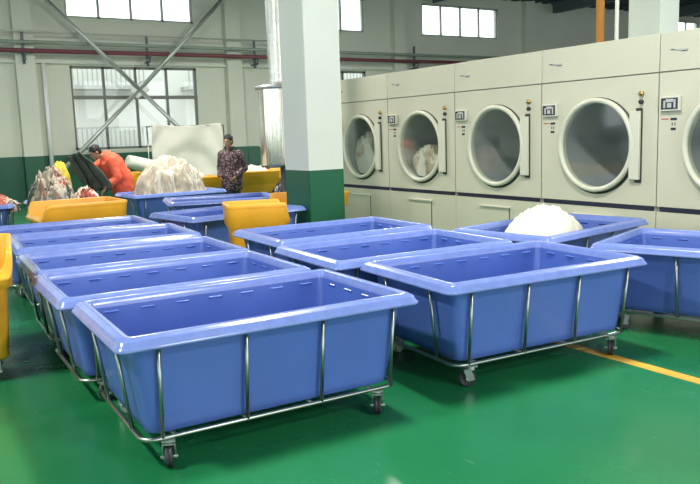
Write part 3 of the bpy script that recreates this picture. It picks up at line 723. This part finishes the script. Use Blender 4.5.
def man():
    root = empty('person', (3.66, 13.15, 0), 0, 'person in an orange jacket leaning over the carts at the left', 'person')
    b = MB(); O = Vector((3.68, 13.12, 0))
    hip = Vector((0, 0, .82)); ch = Vector((-.17, -.01, 1.10)); nk = Vector((-.28, -.01, 1.24)); hd = Vector((-.44, -.02, 1.325))
    for s_ in (-1, 1):  # legs
        y = s_*.10; kn = Vector((-.04+(.04 if s_ > 0 else 0), y*1.1, .46)); an = Vector((.06, y*1.2, .09))
        b.cap(hip+Vector((0, y, 0)), kn, .085, .058); b.cap(kn, an, .055, .038); b.cap(an+Vector((.02, 0, -.04)), an+Vector((-.15, 0, -.055)), .036, .032, flat=.8)
    b.cap(hip, ch, .13, .15, 16, .72); b.cap(ch, nk, .15, .08, 14, .7); b.cap(nk, hd+Vector((.02, 0, -.03)), .058, .052)
    shn = Vector((-.22, -.19, 1.17)); eln = Vector((-.17, -.25, .90)); wrn = Vector((-.37, -.26, .73))
    shf = Vector((-.25, .165, 1.17)); elf = Vector((-.45, .18, 1.04)); wrf = Vector((-.62, .12, 1.06))
    for a, c, d in ((shn, eln, wrn), (shf, elf, wrf)):
        b.cap(a, c, .055, .043); b.cap(c, d, .042, .028)
    hand(b, wrn, (wrn-eln), (.3, 0, -1), 1, .7, 1); hand(b, wrf, (wrf-elf), (0, 0, -1), 1, .6, -1)
    P, Mx = head_geo(b, hd, (-.86, -.05, -.50), (-.5, 0, .86))
    body = b.build('body', 'skin', root); remesh(body, .007, 3)
    face_bits(P, Mx, body)
    h = MB(); h.sphere(P(0, -.018, .040), 1, (.084, .096, .088), 20, Mx); h.sphere(P(0, -.05, .0), 1, (.076, .062, .075), 16, Mx)
    for i in range(40):
        a = R.uniform(0, 6.28); e = R.uniform(.1, 1.3); h.sphere(P(.078*math.cos(a)*math.cos(e), -.018+.088*math.sin(a)*math.cos(e), .040+.084*math.sin(e)), .016, n=8)
    ho = h.build('hair', 'hair', root); remesh(ho, .008, 1)
    j = MB(); j.cap(hip+Vector((-.01, 0, -.16)), hip+Vector((-.03, 0, .06)), .20, .20, 18, .95); j.cap(hip+Vector((-.02, 0, .02)), ch, .20, .215, 18, .92); j.cap(ch, nk+Vector((.05, 0, -.03)), .215, .14, 16, .9)
    j.cap(nk+Vector((.03, 0, -.02)), nk+Vector((-.015, 0, .01)), .085, .075)
    for a, c, d in ((shn, eln, wrn), (shf, elf, wrf)):
        dd = c.lerp(d, .86); j.cap(a, c, .088, .074); j.cap(c, dd, .072, .050)
    jo = j.build('jacket', 'orange', root); remesh(jo, .012, 3, .018)
    cf = MB()
    for c, d in ((eln, wrn), (elf, wrf)): cf.cap(c.lerp(d, .86), c.lerp(d, .93), .044, .040)
    cf.build('cuff', 'trouser', jo)
    tr = MB(); tr.cap(hip+Vector((0, 0, -.06)), hip+Vector((0, 0, .0)), .135, .13, 16, .8)
    for s_ in (-1, 1):
        y = s_*.10; kn = Vector((-.04+(.04 if s_ > 0 else 0), y*1.1, .46)); an = Vector((.06, y*1.2, .11))
        tr.cap(hip+Vector((0, y, -.04)), kn, .098, .080); tr.cap(kn, an, .080, .062)
    to = tr.build('trousers', 'trouser', root); remesh(to, .012, 3, .008)
    for s_ in (-1, 1):
        an = Vector((.06, s_*.12, .05)); MB().cap(an+Vector((.02, 0, -.005)), an+Vector((-.16, 0, -.012)), .045, .038, flat=1.0).build('shoe', 'shoe', root)
    return root
man()

def woman():
    root = empty('person', (5.62, 13.0, 0), 0, 'person in a dark patterned jacket standing by the column', 'person')
    b = MB(); hip = Vector((0, 0, .80)); ch = Vector((-.01, 0, 1.07)); nk = Vector((-.01, 0, 1.27)); hd = Vector((-.045, -.01, 1.432))
    f = Vector((-.75, -.66, 0)).normalized(); s_ = Vector((-f.y, f.x, 0))  # body faces left and towards the camera
    for q in (-1, 1):
        hp = hip + s_*q*.085; kn = hp + Vector((0, 0, -.37)) + f*.02; an = Vector((hp.x, hp.y, .085)) + s_*q*.02
        b.cap(hp, kn, .082, .054); b.cap(kn, an, .052, .035); b.cap(an-Vector((0, 0, .04))-f*.02, an-Vector((0, 0, .05))+f*.13, .034, .030)
    b.cap(hip, ch, .125, .125, 16, .72, s_); b.cap(ch, Vector((-.01, 0, 1.19)), .125, .10, 14, .65, s_); b.cap(Vector((-.01, 0, 1.20)), hd-Vector((0, 0, .05)), .05, .048)
    arms = []
    for q in (-1, 1):
        sh = Vector((-.01, 0, 1.195)) + s_*q*.165; el = sh + s_*q*.07 - f*.06 + Vector((0, 0, -.26)); wr = el + f*.17 - s_*q*.07 + Vector((0, 0, -.13))
        b.cap(sh, el, .048, .040); b.cap(el, wr, .038, .026); hand(b, wr, (wr-el), -s_*q, .92, .5, 1); arms.append((sh, el, wr))
    P, Mx = head_geo(b, hd, (-.80, -.60, -.06), (0, 0, 1))
    body = b.build('body', 'skin', root); remesh(body, .007, 3); face_bits(P, Mx, body)
    h = MB(); h.sphere(P(0, -.016, .042), 1, (.083, .096, .086), 20, Mx); h.sphere(P(0, -.050, -.005), 1, (.076, .058, .08), 16, Mx)
    for i in range(36):
        a = R.uniform(0, 6.28); e = R.uniform(.2, 1.4); h.sphere(P(.080*math.cos(a)*math.cos(e), -.018+.090*math.sin(a)*math.cos(e), .042+.084*math.sin(e)), .013, n=8)
    remesh(h.build('hair', 'hair', root), .008, 1)
    j = MB(); j.cap(Vector((0, 0, .66)), Vector((0, 0, .84)), .205, .20, 18, .85, s_); j.cap(Vector((0, 0, .82)), ch, .20, .19, 18, .80, s_); j.cap(ch, Vector((-.01, 0, 1.20)), .19, .12, 16, .75, s_)
    for sh, el, wr in arms: j.cap(sh, el, .082, .074); j.cap(el, el.lerp(wr, .95), .072, .058)
    jo = j.build('jacket', 'floral', root); remesh(jo, .012, 3, .012)
    MB().rev([(.082, 1.24), (.098, 1.335), (.090, 1.34), (.070, 1.25)], (-.02, 0, 0), n=24, arc=(-2.0, 2.9)).build('collar', 'hair', jo)
    tr = MB(); tr.cap(hip, hip+Vector((0, 0, -.05)), .14, .14, 14, .8, s_)
    for q in (-1, 1):
        hp = hip + s_*q*.085; kn = hp + Vector((0, 0, -.37)) + f*.02; tr.cap(hp, kn, .098, .072); tr.cap(kn, Vector((hp.x, hp.y, .11)) + s_*q*.02, .070, .056)
        an = Vector((hp.x, hp.y, .05)) + s_*q*.02; MB().cap(an-f*.03, an+f*.14-Vector((0, 0, .01)), .042, .036, side=s_).build('shoe', 'shoe', root)
    remesh(tr.build('trousers', 'trouser', root), .012, 3, .008)
woman()

# dark garment the man lifts out of the heap
b = MB(); nx, nz = 24, 34; V = []
for j in range(nz+1):
    for i in range(nx+1):
        u, v = i/nx-.5, j/nz
        w_ = .20+.26*v
        x = 2.82 + .42*v + u*w_*.8 + .03*noise.noise(Vector((u*5, v*5, 1))); z = 1.30 - .62*v + .05*math.sin(u*14+v*3)*(.3+v) ; y = 12.98 + .10*math.cos(u*16+v*5)*(.4+.5*v) - u*.25
        V.append(b.bm.verts.new((x, y, z + u*.10)))
for j in range(nz):
    for i in range(nx): b.face([V[j*(nx+1)+i], V[j*(nx+1)+i+1], V[(j+1)*(nx+1)+i+1], V[(j+1)*(nx+1)+i]], True)
go = b.build('garment', 'dark_cloth'); tag(go, 'dark grey-green garment held up by the man in orange', 'garment'); md = go.modifiers.new('t', 'SOLIDIFY'); md.thickness = .02
